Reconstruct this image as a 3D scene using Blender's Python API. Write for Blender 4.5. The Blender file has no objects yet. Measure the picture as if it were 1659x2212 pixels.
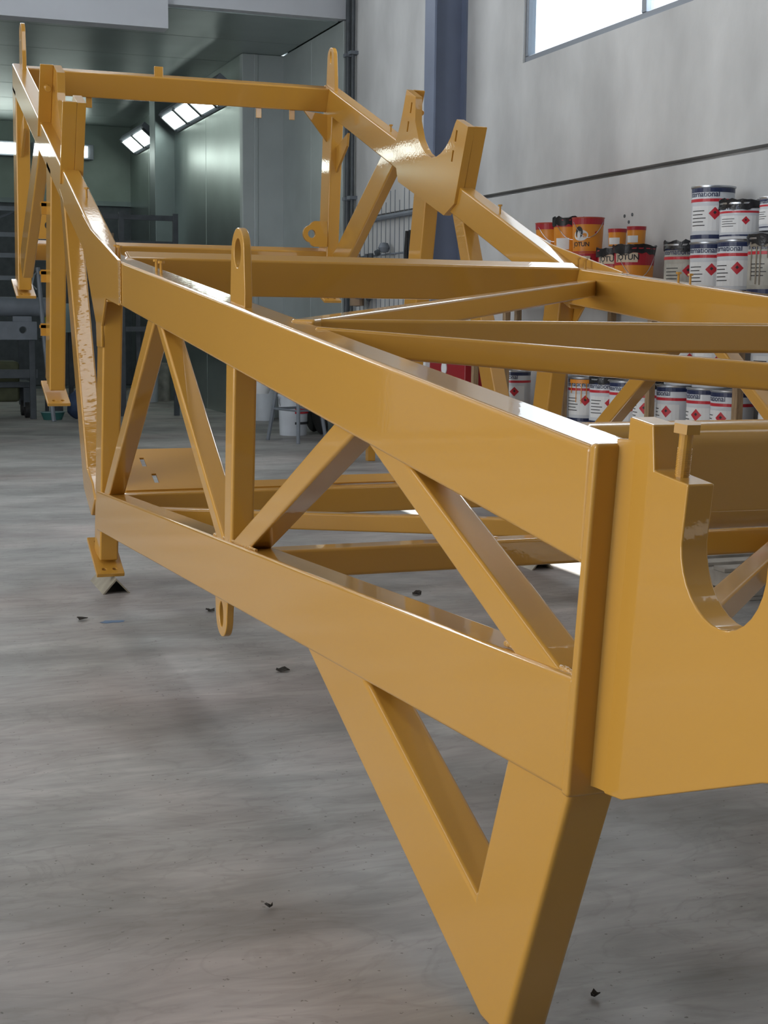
import bpy, bmesh, math, random
from mathutils import Vector, Matrix

random.seed(7)
scene = bpy.context.scene
COL = scene.collection

# ------------------------------------------------------------------ camera
FPX, CAM_H = 3080.0, 1.5                       # focal length in pixels of a 1659x2212 frame, eye height
PITCH, ROLL, YAW = math.atan(423 / FPX), 0.011, math.radians(20.368)
fw = Vector((math.sin(YAW) * math.cos(PITCH), math.cos(YAW) * math.cos(PITCH), -math.sin(PITCH)))
rt = Vector((math.cos(YAW), -math.sin(YAW), 0))
up = rt.cross(fw)
rt2 = rt * math.cos(ROLL) + up * math.sin(ROLL)
up2 = up * math.cos(ROLL) - rt * math.sin(ROLL)
cam_d = bpy.data.cameras.new('camera')
cam_d.sensor_fit = 'VERTICAL'; cam_d.sensor_height = 36.0; cam_d.lens = FPX / 2212 * 36.0
cam_d.clip_start = 0.05; cam_d.clip_end = 200
cam = bpy.data.objects.new('camera', cam_d); COL.objects.link(cam)
R = Matrix((rt2, up2, -fw)).transposed().to_4x4()
cam.matrix_world = Matrix.Translation((0, 0, CAM_H)) @ R
scene.camera = cam

# ------------------------------------------------------------------ world, sun, daylight, exposure
world = bpy.data.worlds.new('sky'); scene.world = world; world.use_nodes = True
wn = world.node_tree.nodes; wl = world.node_tree.links
wn['Background'].inputs[0].default_value = (0.80, 0.90, 1.0, 1); wn['Background'].inputs[1].default_value = 3.0
sun_d = bpy.data.lights.new('sun', 'SUN'); sun_d.energy = 22; sun_d.angle = 0.01; sun_d.color = (1, .96, .9)
sun = bpy.data.objects.new('sun', sun_d); COL.objects.link(sun)
sun.rotation_euler = Vector((-0.417, -0.25, -1)).to_track_quat('-Z', 'Y').to_euler()

def area(name, loc, direction, sx, sy, power, color):
    d = bpy.data.lights.new(name, 'AREA'); d.shape = 'RECTANGLE'; d.size = sx; d.size_y = sy
    d.energy = power; d.color = color
    o = bpy.data.objects.new(name, d); COL.objects.link(o); o.location = loc
    o.rotation_euler = Vector(direction).to_track_quat('-Z', 'Z').to_euler()
    return o
# daylight coming in through the open doors on the left, opal skylights and the window band, plus added windows out of view
area('door_daylight', (-8.95, 3.5, 2.3), (1, 0, 0.0), 10, 4.4, 400, (1.0, .95, .88))
area('added_high_window_light', (-8.95, 3.5, 5.5), (1, 0, -0.1), 11, 1.2, 270, (.97, .97, .95))  # unseen source, added for bright lines along the tube edges
area('added_far_window_light', (0.0, 16.88, 6.0), (0, -1, -0.15), 6.4, 1.15, 190, (.95, .97, 1.0))  # added out of view so the rounded chord edges catch a highlight
area('skylight_daylight', (2.36, 7.6, 6.93), (0, 0, -1), .36, 12.6, 62, (.93, .97, 1.0))
area('skylight_daylight', (-3.4, 5.0, 6.93), (0, 0, -1), 1.2, 14, 130, (.93, .97, 1.0))
area('window_daylight', (5.78, 10.0, 4.4), (-1, 0, -0.25), 4.1, 1.1, 120, (.9, .95, 1.0))
area('window_daylight', (5.78, 1.0, 4.4), (-1, 0, -0.25), 5.8, 1.1, 45, (.9, .95, 1.0))  # belongs to the unseen second window, added for more light
scene.view_settings.view_transform = 'Standard'
scene.view_settings.look = 'None'
scene.view_settings.exposure = 0.0
scene.view_settings.gamma = 1.0
scene.view_settings.use_curve_mapping = False
scene.cycles.use_denoising = True
scene.cycles.max_bounces = 6
scene.cycles.use_adaptive_sampling = True
scene.cycles.adaptive_threshold = .03
scene.cycles.sample_clamp_indirect = 6.0

# ------------------------------------------------------------------ materials
def mat(name, base, rough=.5, metal=0.0, noise=0.0, nscale=6.0, bump=0.0, bscale=40.0, coat=0.0, coat_rough=.05,
        emit=None, emit_s=0.0, alpha=None, stretch=(1, 1, 1), spec=.5, trans=0.0):
    m = bpy.data.materials.new(name); m.use_nodes = True
    nt = m.node_tree; n = nt.nodes; l = nt.links; b = n['Principled BSDF']
    b.inputs['Base Color'].default_value = (*base, 1); b.inputs['Roughness'].default_value = rough
    b.inputs['Metallic'].default_value = metal
    b.inputs['Specular IOR Level'].default_value = spec
    b.inputs['Coat Weight'].default_value = coat; b.inputs['Coat Roughness'].default_value = coat_rough
    b.inputs['Transmission Weight'].default_value = trans
    if emit:
        b.inputs['Emission Color'].default_value = (*emit, 1); b.inputs['Emission Strength'].default_value = emit_s
    if noise or bump:
        tc = n.new('ShaderNodeTexCoord'); mp = n.new('ShaderNodeMapping'); mp.inputs['Scale'].default_value = stretch
        l.new(tc.outputs['Object'], mp.inputs['Vector'])
    if noise:
        t = n.new('ShaderNodeTexNoise'); t.inputs['Scale'].default_value = nscale; t.inputs['Detail'].default_value = 5
        l.new(mp.outputs[0], t.inputs['Vector'])
        r = n.new('ShaderNodeValToRGB')
        r.color_ramp.elements[0].position = .3; r.color_ramp.elements[1].position = .7
        r.color_ramp.elements[0].color = (*[c * (1 - noise) for c in base], 1)
        r.color_ramp.elements[1].color = (*[min(1, c * (1 + noise)) for c in base], 1)
        l.new(t.outputs['Fac'], r.inputs[0]); l.new(r.outputs[0], b.inputs['Base Color'])
    if bump:
        t2 = n.new('ShaderNodeTexNoise'); t2.inputs['Scale'].default_value = bscale; t2.inputs['Detail'].default_value = 2
        l.new(mp.outputs[0], t2.inputs['Vector'])
        bp = n.new('ShaderNodeBump'); bp.inputs['Strength'].default_value = bump; bp.inputs['Distance'].default_value = .004
        l.new(t2.outputs['Fac'], bp.inputs['Height']); l.new(bp.outputs[0], b.inputs['Normal'])
        if coat: l.new(bp.outputs[0], b.inputs['Coat Normal'])
    return m

YEL = mat('yellow_paint', (.53, .265, .040), .38, spec=.2, bump=.03, bscale=55, coat=.9, coat_rough=.035)
YELR = mat('rippled_yellow_paint', (.53, .265, .042), .3, bump=.35, bscale=22, stretch=(.5, 1, 2.2), coat=1.0, coat_rough=.04)
WELD = mat('painted_weld', (.53, .265, .042), .25, bump=.9, bscale=160, coat=1, coat_rough=.05)
CONC = mat('precast_concrete', (.545, .545, .54), .85, noise=.16, nscale=1.6, bump=.25, bscale=30, stretch=(1, 1, .55))
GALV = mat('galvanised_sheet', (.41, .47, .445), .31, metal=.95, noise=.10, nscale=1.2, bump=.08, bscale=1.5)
GALVP = mat('daylit_booth_panel', (.47, .51, .51), .45, metal=.35, noise=.08, nscale=1.5)  # lighter, less metallic copy of the sheet; hall daylight put into its colour
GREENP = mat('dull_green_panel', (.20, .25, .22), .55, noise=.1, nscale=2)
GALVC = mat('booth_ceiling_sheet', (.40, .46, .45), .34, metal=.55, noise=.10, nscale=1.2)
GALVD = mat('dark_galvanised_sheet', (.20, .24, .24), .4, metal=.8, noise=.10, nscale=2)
WHITEP = mat('white_painted_sheet', (.60, .62, .66), .5, noise=.04, nscale=2)
BLUESTEEL = mat('blue_grey_steel', (.15, .18, .26), .55, noise=.08, nscale=3)
DARKSTEEL = mat('dark_steel', (.06, .07, .08), .5, noise=.2, nscale=8)
GREYSTEEL = mat('grey_steel', (.17, .19, .22), .5, noise=.12, nscale=6)
BLACK = mat('black_plastic', (.012, .013, .016), .35, bump=.6, bscale=60)
WOOD = mat('raw_timber', (.30, .20, .11), .8, noise=.3, nscale=9, stretch=(6, 6, 1))
PALLETW = mat('grey_pallet_timber', (.33, .30, .26), .85, noise=.25, nscale=7)
PAILW = mat('white_tin', (.62, .65, .70), .3, noise=.05, nscale=6)
PAILD = mat('dusty_white_tin', (.40, .39, .35), .6, noise=.25, nscale=9)
NAVY = mat('navy_print', (.018, .028, .085), .35)
REDP = mat('red_print', (.52, .02, .035), .4)
INK = mat('black_ink', (.02, .02, .025), .5)
ORANGE = mat('orange_tin', (.74, .28, .03), .35, noise=.05, nscale=6)
CRED = mat('crimson_print', (.42, .022, .035), .35)
TIN = mat('bare_tin', (.55, .57, .60), .3, metal=.9)
CREAM = mat('cream_print', (.62, .52, .40), .5)
PAPER = mat('white_label', (.72, .73, .74), .6)
LAMP = mat('lamp_glass', (.9, .95, .93), .3, emit=(.90, 1.0, .93), emit_s=7.5)
def thin_glass():
    m = bpy.data.materials.new('window_glass'); m.use_nodes = True; n = m.node_tree.nodes; l = m.node_tree.links
    n.remove(n['Principled BSDF']); t = n.new('ShaderNodeBsdfTransparent'); g = n.new('ShaderNodeBsdfGlossy'); x = n.new('ShaderNodeMixShader')
    t.inputs[0].default_value = (.93, .96, .97, 1); g.inputs['Roughness'].default_value = .03; x.inputs[0].default_value = .07
    l.new(t.outputs[0], x.inputs[1]); l.new(g.outputs[0], x.inputs[2]); l.new(x.outputs[0], n['Material Output'].inputs[0]); return m
GLASS = thin_glass()
REDBOX = mat('red_enamel', (.30, .012, .018), .4)
BLUEBAG = mat('navy_cloth', (.03, .05, .10), .85, noise=.3, nscale=10)
TEAL = mat('teal_plastic', (.03, .12, .11), .4)
PALEB = mat('pale_blue_tank', (.30, .42, .43), .4)
LIME = mat('lime_plastic', (.33, .42, .06), .5)
RUBBER = mat('rubber', (.02, .02, .02), .7)
LEAF = mat('dry_leaf', (.03, .025, .02), .9)
CARTON = mat('brown_card', (.28, .19, .12), .8, noise=.1)

def floor_material():
    m = bpy.data.materials.new('concrete_floor'); m.use_nodes = True
    nt = m.node_tree; n = nt.nodes; l = nt.links; b = n['Principled BSDF']
    tc = n.new('ShaderNodeTexCoord')
    def tex(scale, stretch, detail, rot=0, dist=0.0):
        mp = n.new('ShaderNodeMapping'); mp.inputs['Scale'].default_value = stretch; mp.inputs['Rotation'].default_value = (0, 0, rot)
        l.new(tc.outputs['Object'], mp.inputs['Vector'])
        t = n.new('ShaderNodeTexNoise'); t.inputs['Scale'].default_value = scale; t.inputs['Detail'].default_value = detail
        t.inputs['Distortion'].default_value = dist
        l.new(mp.outputs[0], t.inputs['Vector']); return t
    def ramp(t, p0, c0, p1, c1):
        r = n.new('ShaderNodeValToRGB'); r.color_ramp.elements[0].position = p0; r.color_ramp.elements[1].position = p1
        r.color_ramp.elements[0].color = (*c0, 1); r.color_ramp.elements[1].color = (*c1, 1)
        l.new(t.outputs['Fac'], r.inputs[0]); return r
    def mix(kind, fac, a, c):
        x = n.new('ShaderNodeMix'); x.data_type = 'RGBA'; x.blend_type = kind; x.inputs[0].default_value = fac
        l.new(a, x.inputs[6]); l.new(c, x.inputs[7]); return x.outputs[2]
    big = ramp(tex(.9, (1, 1.6, 1), 6, .35, .6), .32, (.215, .206, .194), .66, (.415, .402, .380))
    streak = ramp(tex(1.5, (.6, 1.7, 1), 10, -.33, 2.2), .34, (.80, .80, .80), .68, (1.08, 1.08, 1.08))
    fine = ramp(tex(7, (.45, 1.9, 1), 10, -.36, 1.6), .33, (.84, .84, .84), .66, (1.08, 1.08, 1.08))
    sw = n.new('ShaderNodeValToRGB'); e = sw.color_ramp.elements; e[0].position = .455; e[0].color = (1, 1, 1, 1); e[1].position = .545; e[1].color = (1, 1, 1, 1)
    k = e.new(.5); k.color = (.80, .79, .78, 1); l.new(tex(2.2, (.7, 1.3, 1), 6, -.2, 3.5).outputs['Fac'], sw.inputs[0])
    tint = ramp(tex(.8, (1, 1.3, 1), 3, 1.1), .45, (1, 1, 1), .75, (1.12, .96, .94))
    c = mix('MULTIPLY', .8, big.outputs[0], streak.outputs[0])
    c = mix('MULTIPLY', .8, c, fine.outputs[0])
    c = mix('MULTIPLY', .55, c, sw.outputs[0])
    c = mix('MULTIPLY', .8, c, tint.outputs[0])
    speck = ramp(tex(60, (1, 1, 1), 2), .71, (1, 1, 1), .74, (.45, .43, .40))
    c = mix('MULTIPLY', 1.0, c, speck.outputs[0])
    l.new(c, b.inputs['Base Color'])
    rr = ramp(tex(1.6, (1, 1, 1), 4), .3, (.42, .42, .42), .7, (.68, .68, .68)); l.new(rr.outputs[0], b.inputs['Roughness'])
    bp = n.new('ShaderNodeBump'); bp.inputs['Strength'].default_value = .10; bp.inputs['Distance'].default_value = .01
    l.new(tex(14, (.5, 1.6, 1), 8, -.3, .8).outputs['Fac'], bp.inputs['Height']); l.new(bp.outputs[0], b.inputs['Normal'])
    return m
FLOOR = floor_material()

# ------------------------------------------------------------------ helpers
def link(name, bm, m, parent=None, smooth=False, bevel=0.0, seg=2):
    bmesh.ops.recalc_face_normals(bm, faces=bm.faces)
    me = bpy.data.meshes.new(name); bm.to_mesh(me); bm.free()
    return link_mesh(name, me, m, parent, smooth, bevel, seg)
def link_mesh(name, me, m, parent=None, smooth=False, bevel=0.0, seg=2):
    o = bpy.data.objects.new(name, me); COL.objects.link(o)
    if m and not me.materials: me.materials.append(m)
    if smooth or bevel:
        for p in me.polygons: p.use_smooth = True
    if bevel:
        md = o.modifiers.new('bevel', 'BEVEL'); md.width = bevel; md.segments = seg; md.limit_method = 'ANGLE'
        md.angle_limit = math.radians(35); md.harden_normals = True
    elif smooth:
        try: me.set_sharp_from_angle(angle=math.radians(40))
        except Exception: pass
    if parent is not None:
        o.parent = parent
        o.matrix_parent_inverse = world_inv(parent)
    return o
def world_mat(o):
    return o.matrix_basis if o.parent is None else world_mat(o.parent) @ o.matrix_parent_inverse @ o.matrix_basis
def world_inv(o):
    return world_mat(o).inverted()
def empty(name, loc=(0, 0, 0), rz=0):
    o = bpy.data.objects.new(name, None); COL.objects.link(o); o.location = loc; o.rotation_euler = (0, 0, rz)
    o.empty_display_size = .1
    return o
def tag(o, label, cat, group=None):
    o['label'] = label; o['category'] = cat
    if group: o['group'] = group
    return o
def structure(o): o['kind'] = 'structure'; return o
def child(o, parent):                       # local parenting: mesh coordinates are local to the parent
    o.parent = parent; o.matrix_parent_inverse = Matrix.Identity(4); return o
def box(bm, x0, x1, y0, y1, z0, z1, M=None):
    vs = [bm.verts.new((x, y, z)) for x in (x0, x1) for y in (y0, y1) for z in (z0, z1)]
    if M is not None:
        for v in vs: v.co = M @ v.co
    for f in ((0, 1, 3, 2), (4, 6, 7, 5), (0, 4, 5, 1), (2, 3, 7, 6), (0, 2, 6, 4), (1, 5, 7, 3)):
        bm.faces.new([vs[i] for i in f])
def boxbm(*a, **k):
    bm = bmesh.new(); box(bm, *a, **k); return bm
def lathe(bm, prof, n=32, M=None):
    rings = []
    for r, z in prof:
        if r < 1e-6: rings.append([bm.verts.new((0, 0, z))])
        else: rings.append([bm.verts.new((r * math.cos(2 * math.pi * i / n), r * math.sin(2 * math.pi * i / n), z)) for i in range(n)])
    for a, c in zip(rings, rings[1:]):
        for i in range(n):
            j = (i + 1) % n
            if len(a) == 1 and len(c) == 1: continue
            if len(a) == 1: bm.faces.new((a[0], c[j], c[i]))
            elif len(c) == 1: bm.faces.new((a[i], a[j], c[0]))
            else: bm.faces.new((a[i], a[j], c[j], c[i]))
    if M is not None:
        for ring in rings:
            for v in ring: v.co = M @ v.co
def tube(bm, pts, r, n=10, wob=0.0):
    pts = [Vector(p) for p in pts]; rings = []
    for i, p in enumerate(pts):
        d = (pts[min(i + 1, len(pts) - 1)] - pts[max(i - 1, 0)]).normalized()
        a = d.orthogonal().normalized() if i == 0 else (rings_a - d * rings_a.dot(d)).normalized()
        rings_a = a; b = d.cross(a)
        rr = r * (1 + wob * random.uniform(-1, 1))
        rings.append([bm.verts.new(p + a * rr * math.cos(2 * math.pi * k / n) + b * rr * math.sin(2 * math.pi * k / n)) for k in range(n)])
    for u, v in zip(rings, rings[1:]):
        for k in range(n): bm.faces.new((u[k], u[(k + 1) % n], v[(k + 1) % n], v[k]))
    bm.faces.new(rings[0][::-1]); bm.faces.new(rings[-1])
def cyl_between(bm, a, b, r, n=16):
    tube(bm, [a, b], r, n)
def cut(o, cutters):
    """real holes: subtract each cutter bmesh from the object's mesh"""
    for cb in cutters:
        bmesh.ops.recalc_face_normals(cb, faces=cb.faces)
        me = bpy.data.meshes.new('cutter'); cb.to_mesh(me); cb.free()
        c = bpy.data.objects.new('cutter', me); COL.objects.link(c)
        keep = [(m.width, m.segments) for m in o.modifiers if m.type == 'BEVEL']; o.modifiers.clear()
        md = o.modifiers.new('b', 'BOOLEAN'); md.object = c; md.operation = 'DIFFERENCE'; md.solver = 'EXACT'
        c.matrix_world = world_mat(o)
        bpy.context.view_layer.update()
        new = bpy.data.meshes.new_from_object(o.evaluated_get(bpy.context.evaluated_depsgraph_get()))
        o.modifiers.clear(); old = o.data; o.data = new; bpy.data.meshes.remove(old)
        bpy.data.objects.remove(c); bpy.data.meshes.remove(me)
        for p in o.data.polygons: p.use_smooth = bool(keep)
        for w_, s_ in keep:
            md = o.modifiers.new('bevel', 'BEVEL'); md.width = w_; md.segments = s_; md.limit_method = 'ANGLE'
            md.angle_limit = math.radians(35); md.harden_normals = True
    return o

# ------------------------------------------------------------------ the hall
FZ = .045                                    # floor level
XW = 5.8                                     # inner face of the precast wall on the right
fl = structure(link('floor', boxbm(-9.2, 6.0, -6.2, 28.6, -.2, FZ), FLOOR))
wr = structure(link('wall_right', boxbm(XW + .12, XW + .2, -6.2, 17.0, 0, 3.6), CONC))
def panel(y0, y1, z0, z1): link('wall_panel', boxbm(XW, XW + .12, y0, y1, z0, z1), CONC, wr, bevel=.012, seg=1)
for y0, y1 in ((-6.2, .9), (.91, 17.0)): panel(y0, y1, 0, 2.64)
bm = bmesh.new()
for y0, y1, z0, z1 in ((-6.2, 17.0, 2.675, 3.79), (12.13, 17.0, 3.79, 7.0), (-6.2, -2.0, 3.79, 7.0), (4.0, 7.95, 3.79, 7.0), (7.95, 12.13, 5.0, 7.0), (-2.0, 4.0, 5.0, 7.0)): box(bm, XW, XW + .12, y0, y1, z0, z1)
link('wall_panel', bm, CONC, wr)
WFR = mat('window_frame_paint', (.16, .18, .21), .5)
for i, (ya, yb, n) in enumerate(((7.95, 12.13, 2), (-2.0, 4.0, 3))):  # the second window is unseen, added for its light
    w1 = empty('window_%d' % (i + 1), (XW + .06, (ya + yb) / 2, 3.79)); w1['kind'] = 'structure'
    def wbar(y0, y1, z0, z1, x0=XW + .02, x1=XW + .10): link('window_frame', boxbm(x0, x1, y0, y1, z0, z1), WFR, w1, bevel=.006, seg=1)
    wbar(ya, yb, 3.79, 3.845); wbar(ya, yb, 4.945, 5.0); wbar(yb - .055, yb, 3.845, 4.945); wbar(ya, ya + .055, 3.845, 4.945)
    st = (yb - ya) / n
    for k in range(1, n): wbar(ya + k * st - .035, ya + k * st + .035, 3.845, 4.945)
    for k in range(n): link('pane', boxbm(XW + .057, XW + .063, ya + k * st + .035, ya + (k + 1) * st - .035, 3.84, 4.95), GLASS, w1)
# other shell pieces (behind and left of the camera)
structure(link('wall_near', boxbm(-9.2, 6.0, -6.4, -6.2, 0, 7), GREYSTEEL))
wl_ = structure(link('wall_left', boxbm(-9.2, -9.0, 9.0, 17.0, 0, 7), CONC))
link('wall_panel', boxbm(-9.2, -9.0, -6.2, -2.0, 0, 7), CONC, wl_); link('wall_panel', boxbm(-9.2, -9.0, -2.0, 9.0, 4.7, 4.9), CONC, wl_); link('wall_panel', boxbm(-9.2, -9.0, -2.0, 9.0, 6.1, 7), CONC, wl_)
w3 = empty('window_3', (-9.1, 3.5, 4.9)); w3['kind'] = 'structure'  # unseen high window, added together with its lamp for edge highlights
for k in range(5):
    link('pane', boxbm(-9.11, -9.10, -1.95 + k * 2.2, .15 + k * 2.2, 4.93, 6.07), GLASS, w3)
    link('window_frame', boxbm(-9.14, -9.06, .15 + k * 2.2, .25 + k * 2.2, 4.9, 6.1), WFR, w3)
ce = structure(link('ceiling', boxbm(-9.2, 6.0, -6.2, 17.2, 7.0, 7.1), mat('grey_roof_sheet', (.24, .25, .26), .6, noise=.05)))
for i in range(7): link('skylight_panel', boxbm(-4.05, -2.75, -2 + i * 2, -.04 + i * 2, 6.96, 7.0), PAPER, ce)
for i in range(6): link('skylight_panel', boxbm(2.2, 2.52, 1.2 + i * 2.14, 3.3 + i * 2.14, 6.96, 7.0), PAPER, ce)
# lintel over the spray booth mouth
wf = structure(link('wall_far', boxbm(3.55, 6.0, 17.0, 17.15, 5.06, 7.0), WHITEP))
bm = bmesh.new()
for x0, x1, z0, z1 in ((-9.2, 3.55, 4.766, 5.4), (-9.2, 3.55, 6.6, 7.0), (-9.2, -3.25, 5.4, 6.6), (3.25, 3.55, 5.4, 6.6)): box(bm, x0, x1, 16.9, 17.15, z0, z1)
link('lintel_panel', bm, WHITEP, wf)
w4 = empty('window_4', (0, 17.0, 5.4)); w4['kind'] = 'structure'  # window added above the lintel, out of view, to light the chord edges
for k in range(3):
    link('pane', boxbm(-3.2 + k * 2.15, -1.15 + k * 2.15, 17.0, 17.01, 5.43, 6.57), GLASS, w4)
    if k < 2: link('window_frame', boxbm(-1.15 + k * 2.15, -1.05 + k * 2.15, 16.97, 17.04, 5.4, 6.6), WFR, w4)
link('wall_panel', boxbm(-9.2, -4.0, 17.0, 17.15, 0, 4.766), CONC, wf)
# spray booth of galvanised sheet
bc = structure(link('ceiling_booth', boxbm(-4.2, 6.0, 17.15, 28.6, 5.07, 5.2), GALV))
for i in range(7):
    y0 = 17.15 + i * 1.6
    link('ceiling_sheet', boxbm(-4.2, 5.7, y0, y0 + 1.585, 5.045, 5.07), GALVC, bc, bevel=.006, seg=1)
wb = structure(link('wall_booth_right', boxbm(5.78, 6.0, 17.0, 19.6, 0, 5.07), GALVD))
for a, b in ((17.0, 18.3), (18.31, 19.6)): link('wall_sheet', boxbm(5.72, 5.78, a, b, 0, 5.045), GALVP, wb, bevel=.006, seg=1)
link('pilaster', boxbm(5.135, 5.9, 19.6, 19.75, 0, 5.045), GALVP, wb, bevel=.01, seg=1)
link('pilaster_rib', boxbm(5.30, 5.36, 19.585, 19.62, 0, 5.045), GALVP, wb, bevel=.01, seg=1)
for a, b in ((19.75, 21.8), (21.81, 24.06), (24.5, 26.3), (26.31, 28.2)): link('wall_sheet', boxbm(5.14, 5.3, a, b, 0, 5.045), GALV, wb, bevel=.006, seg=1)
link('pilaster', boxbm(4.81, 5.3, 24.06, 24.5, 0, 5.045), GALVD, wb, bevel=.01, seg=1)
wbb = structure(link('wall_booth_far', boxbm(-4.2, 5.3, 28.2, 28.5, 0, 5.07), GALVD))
for i in range(6):
    x0 = -4.0 + i * 1.53
    link('wall_sheet', boxbm(x0, x0 + 1.515, 28.12, 28.2, 3.62, 5.045), GREENP, wbb, bevel=.006, seg=1)
    link('filter_panel', boxbm(x0, x0 + 1.515, 28.12, 28.2, .1, 3.55), DARKSTEEL, wbb, bevel=.02, seg=1)
wbl = structure(link('wall_booth_left', boxbm(-4.2, -4.0, 17.15, 28.5, 0, 5.07), GALV))
for i in range(7): link('filter_panel', boxbm(-4.0, -3.93, 17.2 + i * 1.55, 18.7 + i * 1.55, .05, 3.4), DARKSTEEL, wbl, bevel=.02, seg=1)
structure(link('trim_1', boxbm(-4.0, 5.14, 28.08, 28.14, 3.54, 3.63), GALVD))
# booth lamps, slanted in the corner of wall and ceiling
def slant_lamp(name, y0, y1, n, label, mirror=None):
    t = tag(empty(name, (4.9 if mirror is None else mirror - 4.9, (y0 + y1) / 2, 4.45)), label, 'lamp', 'booth lamps along the side walls')
    ux = Vector((-.20, 0, .17)); base = Vector((5.08, 0, 4.50)); nrm = Vector((-.17, 0, -.20)).normalized()
    fx = (lambda x: x) if mirror is None else (lambda x: mirror - x)
    bm = bmesh.new()
    q = [Vector((5.125, 0, 4.455)), base + ux * 1.3, base + ux * 1.3 + Vector((.05, 0, .07)), Vector((5.125, 0, 4.60))]
    pr = [bm.verts.new((fx(p.x), y, p.z)) for y in (y0 - .06, y1 + .06) for p in q]
    k = len(q)
    bm.faces.new(pr[:k][::-1]); bm.faces.new(pr[k:])
    for i in range(k): bm.faces.new((pr[i], pr[(i + 1) % k], pr[k + (i + 1) % k], pr[k + i]))
    link('housing', bm, GREYSTEEL, t)
    st = (y1 - y0) / n
    for i in range(n):
        bm = bmesh.new(); a, b = y0 + i * st + .07, y0 + (i + 1) * st - .07
        c = [base + ux * .02, base + ux * 1.05]
        vs = [bm.verts.new((fx(p.x + nrm.x * d), y, p.z + nrm.z * d)) for d in (.004, .02) for p, y in ((c[0], a), (c[1], a), (c[1], b), (c[0], b))]
        for f in ((3, 2, 1, 0), (4, 5, 6, 7), (0, 1, 5, 4), (1, 2, 6, 5), (2, 3, 7, 6), (3, 0, 4, 7)): bm.faces.new([vs[i] for i in f])
        link('lamp_panel', bm, LAMP, t)
    for i in range(n + 1):
        bm = bmesh.new(); yb = y0 + i * st; c0, c1 = base - ux * .08, base + ux * 1.14
        vs = [bm.verts.new((fx(p.x + nrm.x * d), y, p.z + nrm.z * d)) for d in (.0, .03) for p, y in ((c0, yb - .05), (c1, yb - .05), (c1, yb + .05), (c0, yb + .05))]
        for f in ((3, 2, 1, 0), (4, 5, 6, 7), (0, 1, 5, 4), (1, 2, 6, 5), (2, 3, 7, 6), (3, 0, 4, 7)): bm.faces.new([vs[k] for k in f])
        link('divider_bar', bm, DARKSTEEL, t)
    return t
slant_lamp('booth_lamp', 19.85, 23.75, 4, 'slanted booth lamp of four white panels on the nearer wall sheet')
slant_lamp('booth_lamp', 25.3, 27.4, 2, 'slanted booth lamp of two white panels nearest the far booth wall')
slant_lamp('booth_lamp', 18.0, 22.0, 4, 'slanted booth lamp on the left wall near the booth mouth', 1.21)
slant_lamp('booth_lamp', 23.5, 27.5, 4, 'slanted booth lamp on the left wall near the far booth wall', 1.21)
for i, (x0, x1, lab) in enumerate(((-3.4, 3.03, 'long white strip lamp on the far booth wall behind the frame'), (3.35, 4.32, 'short white strip lamp at the right end of the far booth wall'))):
    t = tag(empty('strip_lamp', ((x0 + x1) / 2, 28.04, 4.4)), lab, 'lamp', 'strip lamps on the far booth wall')
    link('housing', boxbm(x0 - .06, x1 + .1, 27.95, 28.07, 4.38, 4.66), GREYSTEEL, t, bevel=.01, seg=1)
    n = max(1, round((x1 - x0) / .95)); s = (x1 - x0) / n
    for k in range(n): link('lamp_panel', boxbm(x0 + k * s + .02, x0 + (k + 1) * s - .02, 27.925, 27.95, 4.42, 4.62), LAMP, t)
    for k in (x0 + .1, x1 - .1): link('bracket', boxbm(k - .02, k + .02, 28.07, 28.12, 4.48, 4.56), GREYSTEEL, t)
# blue steel column of H section on the wall
bm = bmesh.new()
hp = [(0, 0), (.02, 0), (.02, .11), (.33, .11), (.33, 0), (.35, 0), (.35, .26), (.33, .26), (.33, .13), (.02, .13), (.02, .26), (0, .26)]
va = [bm.verts.new((5.45 + x, 13.4 + y, 0)) for x, y in hp]; vb = [bm.verts.new((5.45 + x, 13.4 + y, 7)) for x, y in hp]
bm.faces.new(va[::-1]); bm.faces.new(vb)
for i in range(len(hp)): bm.faces.new((va[i], va[(i + 1) % len(hp)], vb[(i + 1) % len(hp)], vb[i]))
colm = tag(link('steel_column', bm, BLUESTEEL), 'blue-grey steel H column standing against the concrete wall', 'column')
# conduits beside the booth mouth
for i, (y, r, lab) in enumerate(((17.02 - .12, .035, 'thick dark conduit pipe running up beside the booth opening'), (16.72, .022, 'thin dark conduit pipe just right of the thick one'))):
    bm = bmesh.new(); cyl_between(bm, (XW - .05, y, 0), (XW - .05, y, 6.98), r)
    t = tag(empty('conduit_pipe', (XW - .05, y, 0)), lab, 'pipe')
    link('pipe', bm, DARKSTEEL, t, smooth=True)
    for z in (1.2, 2.9, 4.6): link('pipe_clip', boxbm(XW - .1, XW, y - .05, y + .05, z, z + .04), GREYSTEEL, t)

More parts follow.
